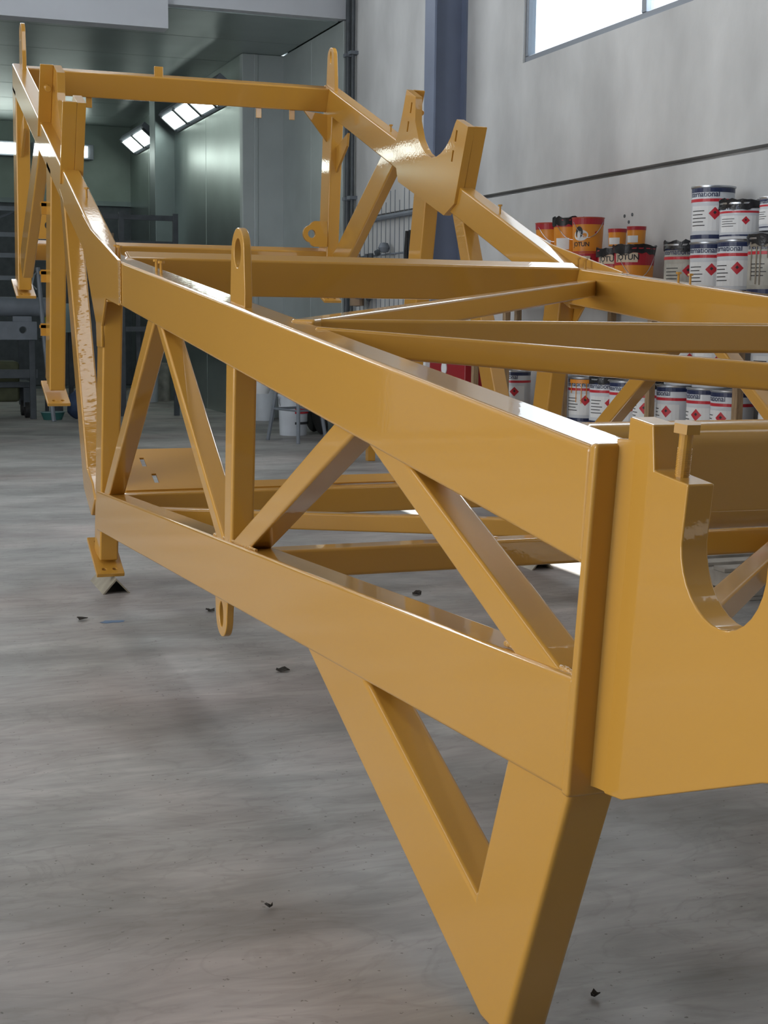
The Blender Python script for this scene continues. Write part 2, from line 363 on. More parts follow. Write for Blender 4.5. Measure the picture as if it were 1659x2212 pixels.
# ------------------------------------------------------------------ the yellow frame
FR = tag(empty('machine_chassis', (2.45, 5.0, FZ)), 'long yellow-painted truss frame of welded steel tube standing on the concrete floor', 'chassis')
def side_x(side, y, w):                     # w = 0 at the outer face of a truss, .1 at its inner face
    return 1.17 + w if side == 'L' else 3.87 - .035 * (y - 5.5) - w
def prism(name, side, poly, w0, w1, m=YEL, bevel=.011, seg=3, parent=None, roll=0.0):
    bm = bmesh.new(); n = len(poly)
    a = [bm.verts.new((side_x(side, y, w0), y, z)) for y, z in poly]
    b = [bm.verts.new((side_x(side, y, w1), y, z + roll * (w1 - w0))) for y, z in poly]
    bm.faces.new(a); bm.faces.new(b[::-1])
    for i in range(n): bm.faces.new((a[i], b[i], b[(i + 1) % n], a[(i + 1) % n]))
    return link(name, bm, m, parent or FR, bevel=bevel, seg=seg)
def member(name, side, l0, l1, r0, r1, w0=.009, w1=.091, e0=.06, e1=.06, **k):
    """tube between its two edges in the truss plane; ends run on into the chords"""
    l0, l1, r0, r1 = (Vector(p) for p in (l0, l1, r0, r1))
    dl = (l0 - l1).normalized(); dr = (r0 - r1).normalized()
    return prism(name, side, [l0 + dl * e0, l1 - dl * e1, r1 - dr * e1, r0 + dr * e0], w0, w1, **k)
def weld(name, pts, r, parent=None, wob=.25, m=WELD):
    out = []
    for a, b in zip(pts, pts[1:]):
        a, b = Vector(a), Vector(b); n = max(2, int((b - a).length / .012))
        out += [a.lerp(b, i / n) + Vector((random.uniform(-1, 1), random.uniform(-1, 1), random.uniform(-1, 1))) * r * .12 for i in range(n)]
    out.append(Vector(pts[-1]))
    if m is YEL: out = [Vector(q) for q in pts]
    bm = bmesh.new(); tube(bm, out, r, 10, 0 if m is YEL else wob)
    return link(name, bm, m, parent or FR, smooth=True)
def lug(name, side, cy, zb, rad, up_, w0, w1, length, hole=(.022, .048), lean=0.0, flare=.10):
    """lifting lug: tapered plate with a round top and a long hole, parallel to the truss"""
    n = 40; outer = []; s = 1 if up_ else -1
    zc = zb + s * (length - rad)
    for i in range(n):
        a = 2 * math.pi * i / n; d = Vector((math.cos(a), math.sin(a)))
        if d.y >= -.05: t = rad
        else:                                # straight flanks widening down to the base
            t = (length - rad) / -d.y; q = abs(d.x) + flare * d.y
            if q > 1e-4: t = min(t, rad / q)
        outer.append((d.x * t, d.y * t))
    inner = [(hole[0] * math.cos(2 * math.pi * i / n), hole[1] * math.sin(2 * math.pi * i / n) ) for i in range(n)]
    bm = bmesh.new()
    def ring(pts, w): return [bm.verts.new((side_x(side, cy + p[0] + lean * p[1], w), cy + p[0] + lean * p[1], zc + s * p[1])) for p in pts]
    o0, i0, o1, i1 = ring(outer, w0), ring(inner, w0), ring(outer, w1), ring(inner, w1)
    for i in range(n):
        j = (i + 1) % n
        bm.faces.new((o0[i], o0[j], i0[j], i0[i])); bm.faces.new((o1[j], o1[i], i1[i], i1[j]))
        bm.faces.new((o0[j], o0[i], o1[i], o1[j])); bm.faces.new((i0[i], i0[j], i1[j], i1[i]))
    return link(name, bm, YEL, FR, bevel=.004, seg=2)
def foot_plate(side, y0, z0, ln, ang, label=None):
    """mounting flange set at the slope of the rear chord"""
    dy, dz = math.cos(ang), math.sin(ang); th = .022
    pts = [(y0, z0), (y0 + dy * ln, z0 + dz * ln), (y0 + dy * ln - dz * th, z0 + dz * ln + dy * th), (y0 - dz * th, z0 + dy * th)]
    o = prism('mounting_plate', side, pts, -.02, .125, bevel=.003, seg=1)
    cutters = []
    for t in (.045, ln - .045):
        for w in (.025, .08):
            y, z = y0 + dy * t, z0 + dz * t
            cb = bmesh.new(); x = side_x(side, y, w); nn = Vector((0, -dz, dy))
            cyl_between(cb, Vector((x, y, z)) - nn * .05, Vector((x, y, z)) + nn * .08, .011, 10); cutters.append(cb)
    cut(o, cutters)
    return o
def rot_beam(name, y, z, depth, width, x0, x1, ang, bevel=.012):
    """cross beam; (y, z) is its front top edge, the section is turned by ang about X"""
    c, s = math.cos(ang), math.sin(ang)
    sec = [(y, z), (y + c * width, z + s * width), (y + c * width + s * depth, z + s * width - c * depth), (y + s * depth, z - c * depth)]
    bm = bmesh.new()
    a = [bm.verts.new((x0, p, q)) for p, q in sec]; b = [bm.verts.new((x1, p, q)) for p, q in sec]
    bm.faces.new(a); bm.faces.new(b[::-1])
    for i in range(4): bm.faces.new((a[i], b[i], b[(i + 1) % 4], a[(i + 1) % 4]))
    return link(name, bm, YEL, FR, bevel=bevel, seg=3)
def brace(name, a, b, width, depth):
    """bracing tube from a to b, both points on its top centre line"""
    a, b = Vector(a), Vector(b); d = b - a; s = Vector((d.y, -d.x, 0)).normalized() * width / 2; dn = Vector((0, 0, -depth))
    bm = bmesh.new()
    u = [bm.verts.new(p) for p in (a + s, a - s, a - s + dn, a + s + dn)]; v = [bm.verts.new(p) for p in (b + s, b - s, b - s + dn, b + s + dn)]
    bm.faces.new(u); bm.faces.new(v[::-1])
    for i in range(4): bm.faces.new((u[i], v[i], v[(i + 1) % 4], u[(i + 1) % 4]))
    return link(name, bm, YEL, FR, bevel=.010, seg=3)
def stud(p, hgt=.05):
    bm = bmesh.new(); x, y, z = p
    cyl_between(bm, (x, y, z - .01), (x, y, z + hgt), .006, 8); cyl_between(bm, (x, y, z + hgt - .006), (x, y, z + hgt + .004), .014, 8)
    return link('stud', bm, YEL, FR)
SL = .389; ANG = math.atan(SL)
def A_top(y): return 1.284 + .0995 * (y - 2.14)
def L_top(y): return .872 - .0558 * (y - 2.173)
def B_top(y): return 1.787 + SL * (y - 7.18)
for S in 'LR':
    # chords
    prism('upper_chord', S, [(2.148, A_top(2.148)), (6.69, A_top(6.69)), (7.17, A_top(7.17)), (7.13, A_top(7.13) - .203), (6.70, A_top(6.70) - .203), (2.166, 1.075)], 0, .1, seg=4, roll=.03 if S == 'L' else 0)
    prism('lower_chord', S, [(2.185, L_top(2.185)), (7.50, .575), (7.52, .362), (2.208, .650)], 0, .1, seg=4)
    prism('rear_chord', S, [(7.16, B_top(7.16)), (11.10, B_top(11.10)), (11.12, B_top(11.12) - .205), (7.10, B_top(7.10) - .205)], 0, .1, seg=4)
    # node gusset, outer skin of the knee, standing up in the valley between the chords
    prism('knee_gusset', S, [(6.72, A_top(6.72) + .004), (7.52, 1.925), (7.80, 2.02), (7.78, 1.83), (7.40, 1.45), (7.385, 1.33), (7.245, 1.33), (7.232, 1.435), (7.098, 1.570), (6.72, A_top(6.72) - .205)], -.004, .010, bevel=.004, seg=2)
    x0 = side_x(S, 6.69, -.001)
    bm = bmesh.new()
    for i in range(14):
        za, zb = 1.545 + i * .0138, 1.545 + (i + 1) * .0138; k = random.uniform(.8, 1.2)
        sx = -1 if S == 'L' else 1
        box(bm, min(x0, x0 + sx * .005 * k), max(x0, x0 + sx * .005 * k), 6.662, 6.716, za, zb)
    link('weld_seam', bm, WELD, FR, bevel=.004, seg=2)
    # web members of the front part
    member('diagonal', S, (3.59, 1.21), (4.624, .753), (3.407, 1.202), (4.391, .766))
    member('diagonal', S, (3.304, 1.188), (2.492, .871), (3.006, 1.155), (2.293, .882))
    member('diagonal', S, (5.919, 1.458), (4.889, .723), (5.802, 1.441), (4.79, .737))
    member('diagonal', S, (6.095, 1.477), (7.32, .582), (5.968, 1.459), (7.153, .598))
    member('post', S, (4.729, 1.331), (4.766, .753), (4.621, 1.323), (4.668, .755))
    # posts and struts of the rear part
    member('post', S, (7.37, 1.65), (7.640, .225), (7.19, 1.65), (7.460, .205), e0=.05, e1=.0, w0=.006, w1=.104)
    member('post', S, (9.285, 2.33), (9.535, 1.075), (9.09, 2.25), (9.335, 1.0), e0=.12, e1=.0, w0=.0, w1=.1)
    member('post', S, (11.115, 3.12), (11.235, 1.73), (10.92, 3.05), (11.045, 1.66), e0=.04, e1=.0, w0=.0, w1=.1)
    prism('strut', S, [(8.70, 2.24), (8.60, 2.02), (8.33, 1.40), (7.94, .532), (7.69, .415), (7.56, .52), (7.64, .60), (7.816, .66), (8.10, 1.27), (8.40, 1.87), (8.52, 2.14)], -.001, .097, m=YELR, bevel=.010)
    member('strut', S, (9.90, 2.66), (10.99, 1.93), (9.66, 2.58), (10.80, 1.78), w0=.012, w1=.088)
    foot_plate(S, 7.402, .128, .36, math.radians(24))
    foot_plate(S, 9.29, .905, .36, ANG)
    foot_plate(S, 11.00, 1.60, .36, ANG)
    # near end plate and the leg below
    prism('end_plate', S, [(2.128, 1.290), (2.152, 1.290), (2.222, .645), (2.196, .645)], .001, .099, bevel=.008, seg=3)
    prism('support_leg', S, [(3.887, .60), (3.304, .63), (3.304, .592), (2.601, .301), (2.466, .638), (2.466, .67), (2.200, .67), (2.200, .650), (2.436, .095), (2.456, .046), (2.563, .046)], .008, .106, bevel=.014, seg=4)
    # bearing plate with the U seat
    U = [(1.94, 1.1465)]
    for i in range(1, 16):
        a = math.pi * (1 + i / 16) ; U.append((1.8255 - .1145 * math.cos(a) * -1 * -1, 1.147 + .1145 * math.sin(a)))
    U = [(1.8255 + .1145 * math.cos(math.pi * i / 16), 1.1455 - .1145 * math.sin(math.pi * i / 16)) for i in range(17)]
    bp = prism('bearing_plate', S, [(2.115, 1.336), (2.038, 1.328), (2.030, 1.253), (1.927, 1.242)] + U + [(1.697, 1.219), (1.60, 1.209), (1.592, 1.285), (1.52, 1.277), (1.56, .93), (1.585, .88), (1.63, .845), (1.70, .826), (2.10, .668), (2.16, .66), (2.185, .70), (2.141, 1.1045)], .056, .106, bevel=.0035, seg=2)
    for yb, zb in ((1.985, 1.247), (1.648, 1.214)):
        X = side_x(S, yb, .081); ax = Vector((0, -.125, 1)).normalized(); p0 = Vector((X, yb, zb))
        bm = bmesh.new(); cyl_between(bm, p0 - ax * .03, p0 + ax * .078, .0112, 16)
        for k in range(16): 
            q = p0 + ax * (.004 + k * .0028); tube(bm, [q, q + ax * .0009, q + ax * .0018], .0121, 16)
        hx = []
        for d in (.074, .090):
            e1 = ax.orthogonal().normalized(); e2 = ax.cross(e1)
            hx.append([bm.verts.new(p0 + ax * d + (e1 * math.cos(math.radians(60 * k + 12)) + e2 * math.sin(math.radians(60 * k + 12))) * .0238) for k in range(6)])
        bm.faces.new(hx[0][::-1]); bm.faces.new(hx[1])
        for k in range(6): bm.faces.new((hx[0][k], hx[0][(k + 1) % 6], hx[1][(k + 1) % 6], hx[1][k]))
        link('adjusting_bolt', bm, YEL, bp)
    xw = lambda y, w: side_x(S, y, w)
    bm = bmesh.new(); ends = []                # concave fillet between end plate and bearing plate
    for y, z in ((2.128, 1.298), (2.152, 1.06), (2.197, .665)):
        ends.append([bm.verts.new((xw(yy, w), yy, z)) for w, yy in ((.044, y + .004), (.0485, y - .006), (.0525, y - .016), (.0550, y - .029), (.0575, y - .046), (.060, y + .004))])
    for u, v in zip(ends, ends[1:]):
        for k in range(6): bm.faces.new((u[k], u[(k + 1) % 6], v[(k + 1) % 6], v[k]))
    bm.faces.new(ends[0]); bm.faces.new(ends[-1][::-1])
    link('weld_fillet', bm, YEL, FR, smooth=True)
    weld('weld_bead', [(xw(2.2, .02), 2.215, .868), (xw(2.3, .02), 2.33, .868), (xw(2.5, .02), 2.50, .862)], .006)
    weld('weld_bead', [(xw(4.4, .015), 4.36, .754), (xw(4.7, .015), 4.66, .738), (xw(4.9, .015), 4.92, .722)], .006)
    # rear saddle with flanges
    sad = [(9.383, 3.037), (9.225, 2.969), (9.228, 2.811), (9.166, 2.685), (9.11, 2.627), (9.052, 2.581), (8.955, 2.540), (8.875, 2.540), (8.81, 2.553), (8.75, 2.576), (8.70, 2.605), (8.653, 2.641), (8.591, 2.718), (8.564, 2.742), (8.397, 2.678), (8.585, 2.217), (8.744, 2.154), (9.517, 2.431), (9.555, 2.53), (9.562, 2.72), (9.50, 2.80), (9.45, 2.89)]
    sp = prism('saddle_plate', S, sad, .07, .12, bevel=.004, seg=2)
    cs = []
    for y, z in ((9.30, 2.905), (9.352, 2.786), (8.571, 2.639), (8.62, 2.519)):
        cb = bmesh.new(); xa, xb = sorted((side_x(S, y, .05), side_x(S, y, .14)))
        Mx = Matrix.Translation((0, y, z)) @ Matrix.Rotation(math.radians(18), 4, 'X'); box(cb, xa, xb, -.011, .011, -.036, .036, Mx); cs.append(cb)
    cut(sp, cs)
    fl1 = [(9.369, 3.034), (9.385, 3.040), (9.60, 2.62), (9.58, 2.62)]
    prism('flange', S, fl1, -.012, .07, bevel=.004, seg=2, parent=sp)
    prism('flange', S, [(8.395, 2.680), (8.411, 2.686), (8.60, 2.24), (8.58, 2.24)], -.012, .07, bevel=.004, seg=2, parent=sp)
    bm = bmesh.new(); cyl_between(bm, (side_x(S, 9.4, .03), 9.40, 2.90), (side_x(S, 9.3, .03), 9.33, 2.88), .02, 14); link('stop_pin', bm, YEL, sp, bevel=.003, seg=1)
    # lifting lugs
    lug('lifting_lug', S, 4.620, 1.52, .082, True, .022, .048, .262, hole=(.044, .047))
    lug('lifting_lug', S, 4.865, .535, .080, False, .022, .048, .172, hole=(.030, .046), flare=.18)
    lug('lifting_lug', S, 11.0, 3.22, .075, True, .052, .082, .36, hole=(.02, .045))
    # studs and clips
    for y in (7.02, 7.10): stud((side_x(S, y, .055), y, A_top(y)), .05)
    for y in (6.12, 6.02): stud((side_x(S, y, .055), y, A_top(y)), .045)
    stud((side_x(S, 8.05, .06), 8.05, B_top(8.05)), .05); stud((side_x(S, 9.8, .06), 9.8, B_top(9.8)), .045)
    for y, z in ((9.30, 2.16), (9.385, 1.74), (9.45, 1.40)):
        bm = bmesh.new(); xo, xi = side_x(S, y, -.04), side_x(S, y, .004); xa, xb = min(xo, xi), max(xo, xi)
        box(bm, xa, xb, y, y + .02, z, z + .02); box(bm, xa + .008, xb, y, y + .03, z - .05, z + .03)
        link('cable_clip', bm, YEL, FR)
    # rear corner bracket: pierced ear on the inner side, knee plates under the far beam
    n = 28; bm = bmesh.new(); xc = side_x(S, 11, .1); sg = 1 if S == 'L' else -1
    cx, cz, rr = xc + sg * .13, 2.142, .07; oc = []
    for i in range(n):
        a = 2 * math.pi * i / n; dx, dz = math.cos(a), math.sin(a)
        if dx > .2: t = rr
        else: t = min(.13 / max(-dx, 1e-4), .10 / max(abs(dz), 1e-4)) if dx < -.2 else rr + (.2 - dx) * .09
        oc.append((cx + sg * dx * t, cz + dz * t))
    ic = [(cx + sg * .032 * math.cos(2 * math.pi * i / n), cz + .032 * math.sin(2 * math.pi * i / n)) for i in range(n)]
    rg = [[bm.verts.new((p[0], y, p[1])) for p in pts] for y in (11.0, 11.03) for pts in (oc, ic)]
    for i in range(n):
        j = (i + 1) % n
        bm.faces.new((rg[0][i], rg[0][j], rg[1][j], rg[1][i])); bm.faces.new((rg[2][j], rg[2][i], rg[3][i], rg[3][j]))
        bm.faces.new((rg[0][j], rg[0][i], rg[2][i], rg[2][j])); bm.faces.new((rg[1][i], rg[1][j], rg[3][j], rg[3][i]))
    link('pierced_ear', bm, YEL, FR)
    bm = bmesh.new(); pts = [(xc, 3.07), (xc + sg * .19, 3.09), (xc, 2.86)]
    a = [bm.verts.new((p[0], 11.02, p[1])) for p in pts]; b = [bm.verts.new((p[0], 11.04, p[1])) for p in pts]
    bm.faces.new(a); bm.faces.new(b[::-1])
    for i in range(3): bm.faces.new((a[i], b[i], b[(i + 1) % 3], a[(i + 1) % 3]))
    link('corner_gusset', bm, YEL, FR)
    prism('corner_gusset', S, [(10.94, 2.82), (10.70, 2.90), (10.72, 2.80), (10.96, 2.62)], .03, .05, bevel=.003, seg=1)
# cross beams
rot_beam('cross_beam', 7.00, 1.768, .195, .10, 1.262, 3.725, ANG)
rot_beam('cross_beam', 10.98, 3.262, .185, .10, 1.262, 3.585, ANG)
rot_beam('cross_beam', 11.03, 2.005, .13, .10, 1.262, 3.585, ANG)
rot_beam('cross_beam', 7.30, .575, .145, .10, 1.262, 3.71, math.radians(6))
rot_beam('cross_beam', 4.09, 1.490, .10, .10, 1.262, 3.83, 0)
rot_beam('cross_beam', 4.70, .690, .102, .10, 1.262, 3.80, 0)
rot_beam('cross_beam', 2.36, 1.302, .215, .12, 1.262, 3.89, 0, bevel=.045)
brace('brace', (1.25, 4.08, 1.488), (3.74, 6.90, 1.705), .08, .085)
brace('brace', (1.25, 3.93, 1.469), (3.87, 2.30, 1.268), .075, .075)
brace('brace', (1.25, 6.95, .558), (3.84, 5.00, .628), .07, .082)
brace('brace', (1.25, 2.44, .66), (3.84, 5.10, .66), .08, .085)
# tabs on the far beam
for px_, up_ in ((2.235, 1), (1.72, 0), (3.03, 0), (3.30, 0)):
    if up_: link('tab', boxbm(px_ - .035, px_ + .035, 11.0, 11.012, 3.26, 3.345), YEL, FR, bevel=.006)
    else: link('tab', boxbm(px_ - .022, px_ + .022, 11.06, 11.072, 3.02, 3.10), YEL, FR, bevel=.003)
# slotted bed plate and lips on the lower cross beam
Mp = Matrix.Translation((0, 7.36, .578)) @ Matrix.Rotation(ANG * 1.02, 4, 'X')
pl = link('slotted_plate', boxbm(1.30, 1.80, 0, .47, 0, .012, M=Mp), YEL, FR, bevel=.002, seg=1)
cs = []
for xs in ((1.447, .315), (1.478, .125)):
    cb = bmesh.new(); box(cb, xs[0] - .012, xs[0] + .012, xs[1] - .05, xs[1] + .05, -.05, .06, Mp); cs.append(cb)
cut(pl, cs)
link('lip_plate', boxbm(1.95, 2.26, 0, .075, 0, .010, M=Mp), YEL, FR, bevel=.002, seg=1)
link('lip_plate', boxbm(2.28, 3.30, .01, .10, .004, .014, M=Mp), YEL, FR, bevel=.002, seg=1)
# angle-iron stands under the two feet
for S in 'LR':
    yc0, yc1 = 7.36, 7.78; xc = side_x(S, 7.5, .075)
    bm = bmesh.new(); prof = [(-.072, FZ), (0, FZ + .082), (.072, FZ), (.062, FZ), (0, FZ + .070), (-.062, FZ)]
    a = [bm.verts.new((xc + p, yc0, q)) for p, q in prof]; b = [bm.verts.new((xc + p, yc1, q)) for p, q in prof]
    for i in range(6): bm.faces.new((a[i], b[i], b[(i + 1) % 6], a[(i + 1) % 6]))
    for r_ in (a, b):
        bm.faces.new((r_[0], r_[1], r_[4], r_[5])); bm.faces.new((r_[1], r_[2], r_[3], r_[4]))
    tag(link('angle_iron_stand', bm, mat('scuffed_steel', (.26, .22, .16), .5, noise=.2, nscale=12)),
        'bare angle-iron stand on the floor under the left foot of the yellow frame' if S == 'L' else 'bare angle-iron stand under the right foot of the yellow frame', 'stand', 'angle-iron stands under the frame')
# ------------------------------------------------------------------ paint tins on the rack
def arc_patch(bm, R_, a0, a1, z0, z1, n=10, taper=0.0, zref=0.0):
    """curved sheet on a can; angle 0 faces -Y, positive towards +X"""
    for i in range(n):
        q = []
        for a, z in ((a0 + (a1 - a0) * i / n, z0), (a0 + (a1 - a0) * (i + 1) / n, z0), (a0 + (a1 - a0) * (i + 1) / n, z1), (a0 + (a1 - a0) * i / n, z1)):
            r = R_ + taper * (z - zref); q.append(bm.verts.new((r * math.sin(a), -r * math.cos(a), z)))
        bm.faces.new(q)
def diamond(bm, R_, ac, zc, h, taper=0.0):
    n = 6
    for i in range(-n, n):
        q = []
        for k in (i, i + 1):
            t = abs(k) / n; a = ac + k / n * h / R_
            for s in ((-1, 1) if k == i else (1, -1)):
                z = zc + s * h * (1 - t); r = R_ + taper * z; q.append((r * math.sin(a), -r * math.cos(a), z))
        q2 = []
        for p in q:
            if not q2 or (Vector(p) - Vector(q2[-1])).length > 1e-6: q2.append(p)
        if (Vector(q2[0]) - Vector(q2[-1])).length < 1e-6: q2.pop()
        if len(q2) >= 3: bm.faces.new([bm.verts.new(p) for p in q2])
def text_mesh(name, body, R_, a0, z0, width, m, taper=0.0, bold=0.0):
    cu = bpy.data.curves.new(name, 'FONT'); cu.body = body; cu.size = 1.0; cu.offset = bold
    o = bpy.data.objects.new(name, cu); COL.objects.link(o); bpy.context.view_layer.update()
    me = bpy.data.meshes.new_from_object(o.evaluated_get(bpy.context.evaluated_depsgraph_get()))
    bpy.data.objects.remove(o); bpy.data.curves.remove(cu)
    xs = [v.co.x for v in me.vertices]; k = width / (max(xs) - min(xs)); x0 = min(xs)
    for v in me.vertices:
        a = a0 + (v.co.x - x0) * k / R_; z = z0 + v.co.y * k * 1.05; r = R_ + taper * z
        v.co = (r * math.sin(a), -r * math.cos(a), z)
    me.materials.clear(); me.materials.append(m); return me
def me_of(name, bm, m, smooth=True):
    bmesh.ops.recalc_face_normals(bm, faces=bm.faces)
    me = bpy.data.meshes.new(name); bm.to_mesh(me); bm.free(); me.materials.append(m)
    for p in me.polygons: p.use_smooth = smooth
    if smooth:
        try: me.set_sharp_from_angle(angle=math.radians(35))
        except Exception: pass
    return me
rad = math.radians
def white_tin_kind(h, r, body_mat=PAILW, dusty=False, lines=5):
    """list of (part name, mesh) for one kind of white tin"""
    parts = []; s = h / .37
    bm = bmesh.new(); prof = [(0, .004), (r * .95, .004), (r * .97, 0), (r * .99, .006), (r * .985, .014), (r, .02)]
    for zz in (.26 * s, .285 * s): prof += [(r, zz - .006), (r * 1.012, zz), (r, zz + .006)]
    prof += [(r, h - .03), (r * 1.0, h - .014)]
    lathe(bm, prof, 36); parts.append(('body', me_of('tin_body', bm, body_mat)))
    bm = bmesh.new(); lathe(bm, [(r * 1.0, h - .016), (r * 1.055, h - .012), (r * 1.06, h - .002), (r * 1.03, h), (r * .98, h - .002), (r * .96, h - .014), (0, h - .014)], 36)
    parts.append(('lid', me_of('tin_lid', bm, TIN)))
    bm = bmesh.new(); arc_patch(bm, r + .0015, -math.pi, math.pi, h - .045 * s, h - .017, 36); parts.append(('lid_band', me_of('navy_band', bm, NAVY)))
    bm = bmesh.new(); arc_patch(bm, r * 1.012 + .001, -math.pi, math.pi, .262 * s, .282 * s, 36); parts.append(('label_band', me_of('red_band', bm, REDP)))
    bm = bmesh.new(); arc_patch(bm, r + .0012, -math.pi, math.pi, .018, .045 * s, 36); parts.append(('base_band', me_of('base_band', bm, NAVY)))
    parts.append(('lettering', text_mesh('name_text', 'International', r + .002, rad(-84), .296 * s, r * rad(100), NAVY, bold=.012)))
    bm = bmesh.new(); diamond(bm, r + .002, rad(4), .185 * s, .042 * s); parts.append(('hazard_diamond', me_of('hazard', bm, REDP)))
    bm = bmesh.new(); diamond(bm, r + .003, rad(4), .190 * s, .012 * s); parts.append(('hazard_flame', me_of('flame', bm, INK)))
    bm = bmesh.new(); zz = .205 * s
    for i in range(lines):
        w = (.9, .8, 1.0, .85, .95)[i % 5]; arc_patch(bm, r + .002, rad(-66), rad(-66 + 46 * w), zz - .006 * s, zz, 6); zz -= .024 * s
    parts.append(('small_print', me_of('print_lines', bm, INK)))
    bm = bmesh.new(); arc_patch(bm, r + .0014, rad(-70), rad(42), .07 * s, .235 * s, 10); parts.append(('paper_label', me_of('paper', bm, PAPER if not dusty else PAILD)))
    return parts
def pail_kind(h, r, big=True, band=.79):
    """orange pail with crimson rim, tapered"""
    parts = []; tp = .045; rb = r - tp * h
    R_ = lambda z: rb + tp * z
    bm = bmesh.new(); lathe(bm, [(0, .003), (R_(0) * .97, .003), (R_(0), 0), (R_(.01), .012), (R_(h * .8), h * .8), (R_(h) + .002, h * .985)], 36); parts.append(('body', me_of('pail_body', bm, ORANGE)))
    bm = bmesh.new(); lathe(bm, [(r * 1.0, h * .975), (r * 1.045, h * .98), (r * 1.045, h), (r * .97, h * 1.0), (r * .95, h * .97), (0, h * .97)], 36); parts.append(('lid', me_of('pail_lid', bm, CRED)))
    bm = bmesh.new(); arc_patch(bm, rb + .002, -math.pi, math.pi, h * band, h * .975, 36, tp); parts.append(('rim_band', me_of('crimson_band', bm, CRED)))
    if big:
        bm = bmesh.new()                     # bail handle hanging at the front
        pts = []
        for i in range(15):
            t = i / 14; a = rad(70) - t * rad(125); z = h * .86 - math.sin(math.pi * t) * h * .46
            rr = R_(z) + .006; pts.append((rr * math.sin(a), -rr * math.cos(a), z))
        tube(bm, pts, .0022, 6); parts.append(('handle', me_of('bail', bm, TIN)))
    return parts, (rb, tp)
def emblem_parts(rb, tp, h):
    """dark and pale roundel printed on the pail front, with the word below"""
    ps = []
    def ell(ac, zc, ra, rz, m, name, lift):
        bm = bmesh.new(); n = 20; c = bm.verts.new(((rb + tp * zc + lift) * math.sin(ac), -(rb + tp * zc + lift) * math.cos(ac), zc)); ring = []
        for i in range(n):
            a = ac + ra * math.cos(2 * math.pi * i / n); z = zc + rz * math.sin(2 * math.pi * i / n); r = rb + tp * z + lift
            ring.append(bm.verts.new((r * math.sin(a), -r * math.cos(a), z)))
        for i in range(n): bm.faces.new((c, ring[i], ring[(i + 1) % n]))
        ps.append((name, me_of(name, bm, m)))
    ell(rad(-22), h * .47, rad(30), h * .16, PAPER, 'emblem_disc', .002)
    ell(rad(-28), h * .56, rad(15), h * .17, INK, 'emblem_mark', .0028)
    ell(rad(-29), h * .47, rad(7), h * .13, PAPER, 'emblem_mark', .0036)
    bm = bmesh.new(); diamond(bm, rb + .002, rad(38), h * .55, h * .05, tp); ps.append(('hazard_diamond', me_of('hazard', bm, CRED)))
    ps.append(('lettering', text_mesh('name_text', 'JOTUN', rb + .002, rad(-60), h * .15, (rb + tp * h * .2) * rad(72), INK, tp, bold=.02)))
    return ps
def crumpled_lid(r, h=.05, seed=1):
    rnd = random.Random(seed); bm = bmesh.new(); n = 30; rings = []
    for j, (rr, z) in enumerate(((1.035, -.045), (1.05, 0.0), (1.07, .018), (.9, .012), (.45, .008))):
        rings.append([bm.verts.new(((r * rr + rnd.uniform(-.006, .009)) * math.cos(2 * math.pi * i / n), (r * rr + rnd.uniform(-.006, .009)) * math.sin(2 * math.pi * i / n), z + rnd.uniform(-.012, .014))) for i in range(n)])
    for a, b in zip(rings, rings[1:]):
        for i in range(n): bm.faces.new((a[i], a[(i + 1) % n], b[(i + 1) % n], b[i]))
    c = bm.verts.new((0, 0, .008))
    for i in range(n): bm.faces.new((rings[-1][i], rings[-1][(i + 1) % n], c))
    return me_of('crumpled_plastic', bm, BLACK)
def place(name, parts, x, y, z, label, cat, group, turn=0.0):
    psi = math.asin(-x / math.hypot(x, y)) + rad(turn)     # printed side towards the hall
    t = tag(empty(name, (x, y, z), psi), label, cat, group)
    for nm, me in parts:
        o = bpy.data.objects.new(nm, me); COL.objects.link(o); o.parent = t
    return t
TALL = white_tin_kind(.37, .142); DUSTY = white_tin_kind(.37, .142, PAILD, True, 4); SHORT = white_tin_kind(.235, .146, lines=4); MID = white_tin_kind(.21, .10, lines=4)
def with_lid(parts, r, h, seed): return [p for p in parts] + [('plastic_cover', shift(crumpled_lid(r, seed=seed), h))]
def shift(me, dz):
    for v in me.vertices: v.co.z += dz
    return me
def drips(r, h, m, seed, a0, a1, n):
    rnd = random.Random(seed); bm = bmesh.new()
    arc_patch(bm, r + .0035, rad(a0), rad(a1), h - .05, h - .02, 10)
    for k in range(n):
        a = a0 + (a1 - a0) * (k + .5) / n + rnd.uniform(-3, 3); w = rnd.uniform(1.2, 2.6)
        arc_patch(bm, r + .0036 + .0004 * k, rad(a - w), rad(a + w), h - rnd.uniform(.10, .30), h - .045, 3)
    return [('paint_drip', me_of('drip', bm, m))]
DRIPT = mat('dried_tan_paint', (.20, .17, .13), .6)
XS = 5.5
ZU, ZL = 1.65, .67
# rack: timber posts and shelf boards
rk = tag(empty('shelf_rack', (5.5, 9.5, 0)), 'timber rack holding paint tins along the concrete wall', 'rack')
for y in (7.30, 7.80, 8.88, 10.21, 11.30, 11.95):
    link('rack_post', boxbm(5.28, 5.33, y - .03, y + .03, 0, 1.60), WOOD, rk, bevel=.004, seg=1)
    link('rack_post', boxbm(5.70, 5.75, y - .03, y + .03, 0, 1.60), WOOD, rk, bevel=.004, seg=1)
for z in (ZU, ZL):
    for x0 in (5.27, 5.435, 5.60): link('shelf_board', boxbm(x0, x0 + .155, 7.25, 12.0, z - .045, z), WOOD, rk, bevel=.003, seg=1)
G1, G2, G3 = 'white paint tins on the upper shelf', 'white paint tins on the lower shelf', 'orange paint pails on the upper shelf'
place('paint_tin', with_lid(DUSTY, .142, .37, 3), XS, 8.80, ZU, 'greyed white tin with torn black plastic cover, leftmost of the upper white row', 'paint tin', G1, 6)
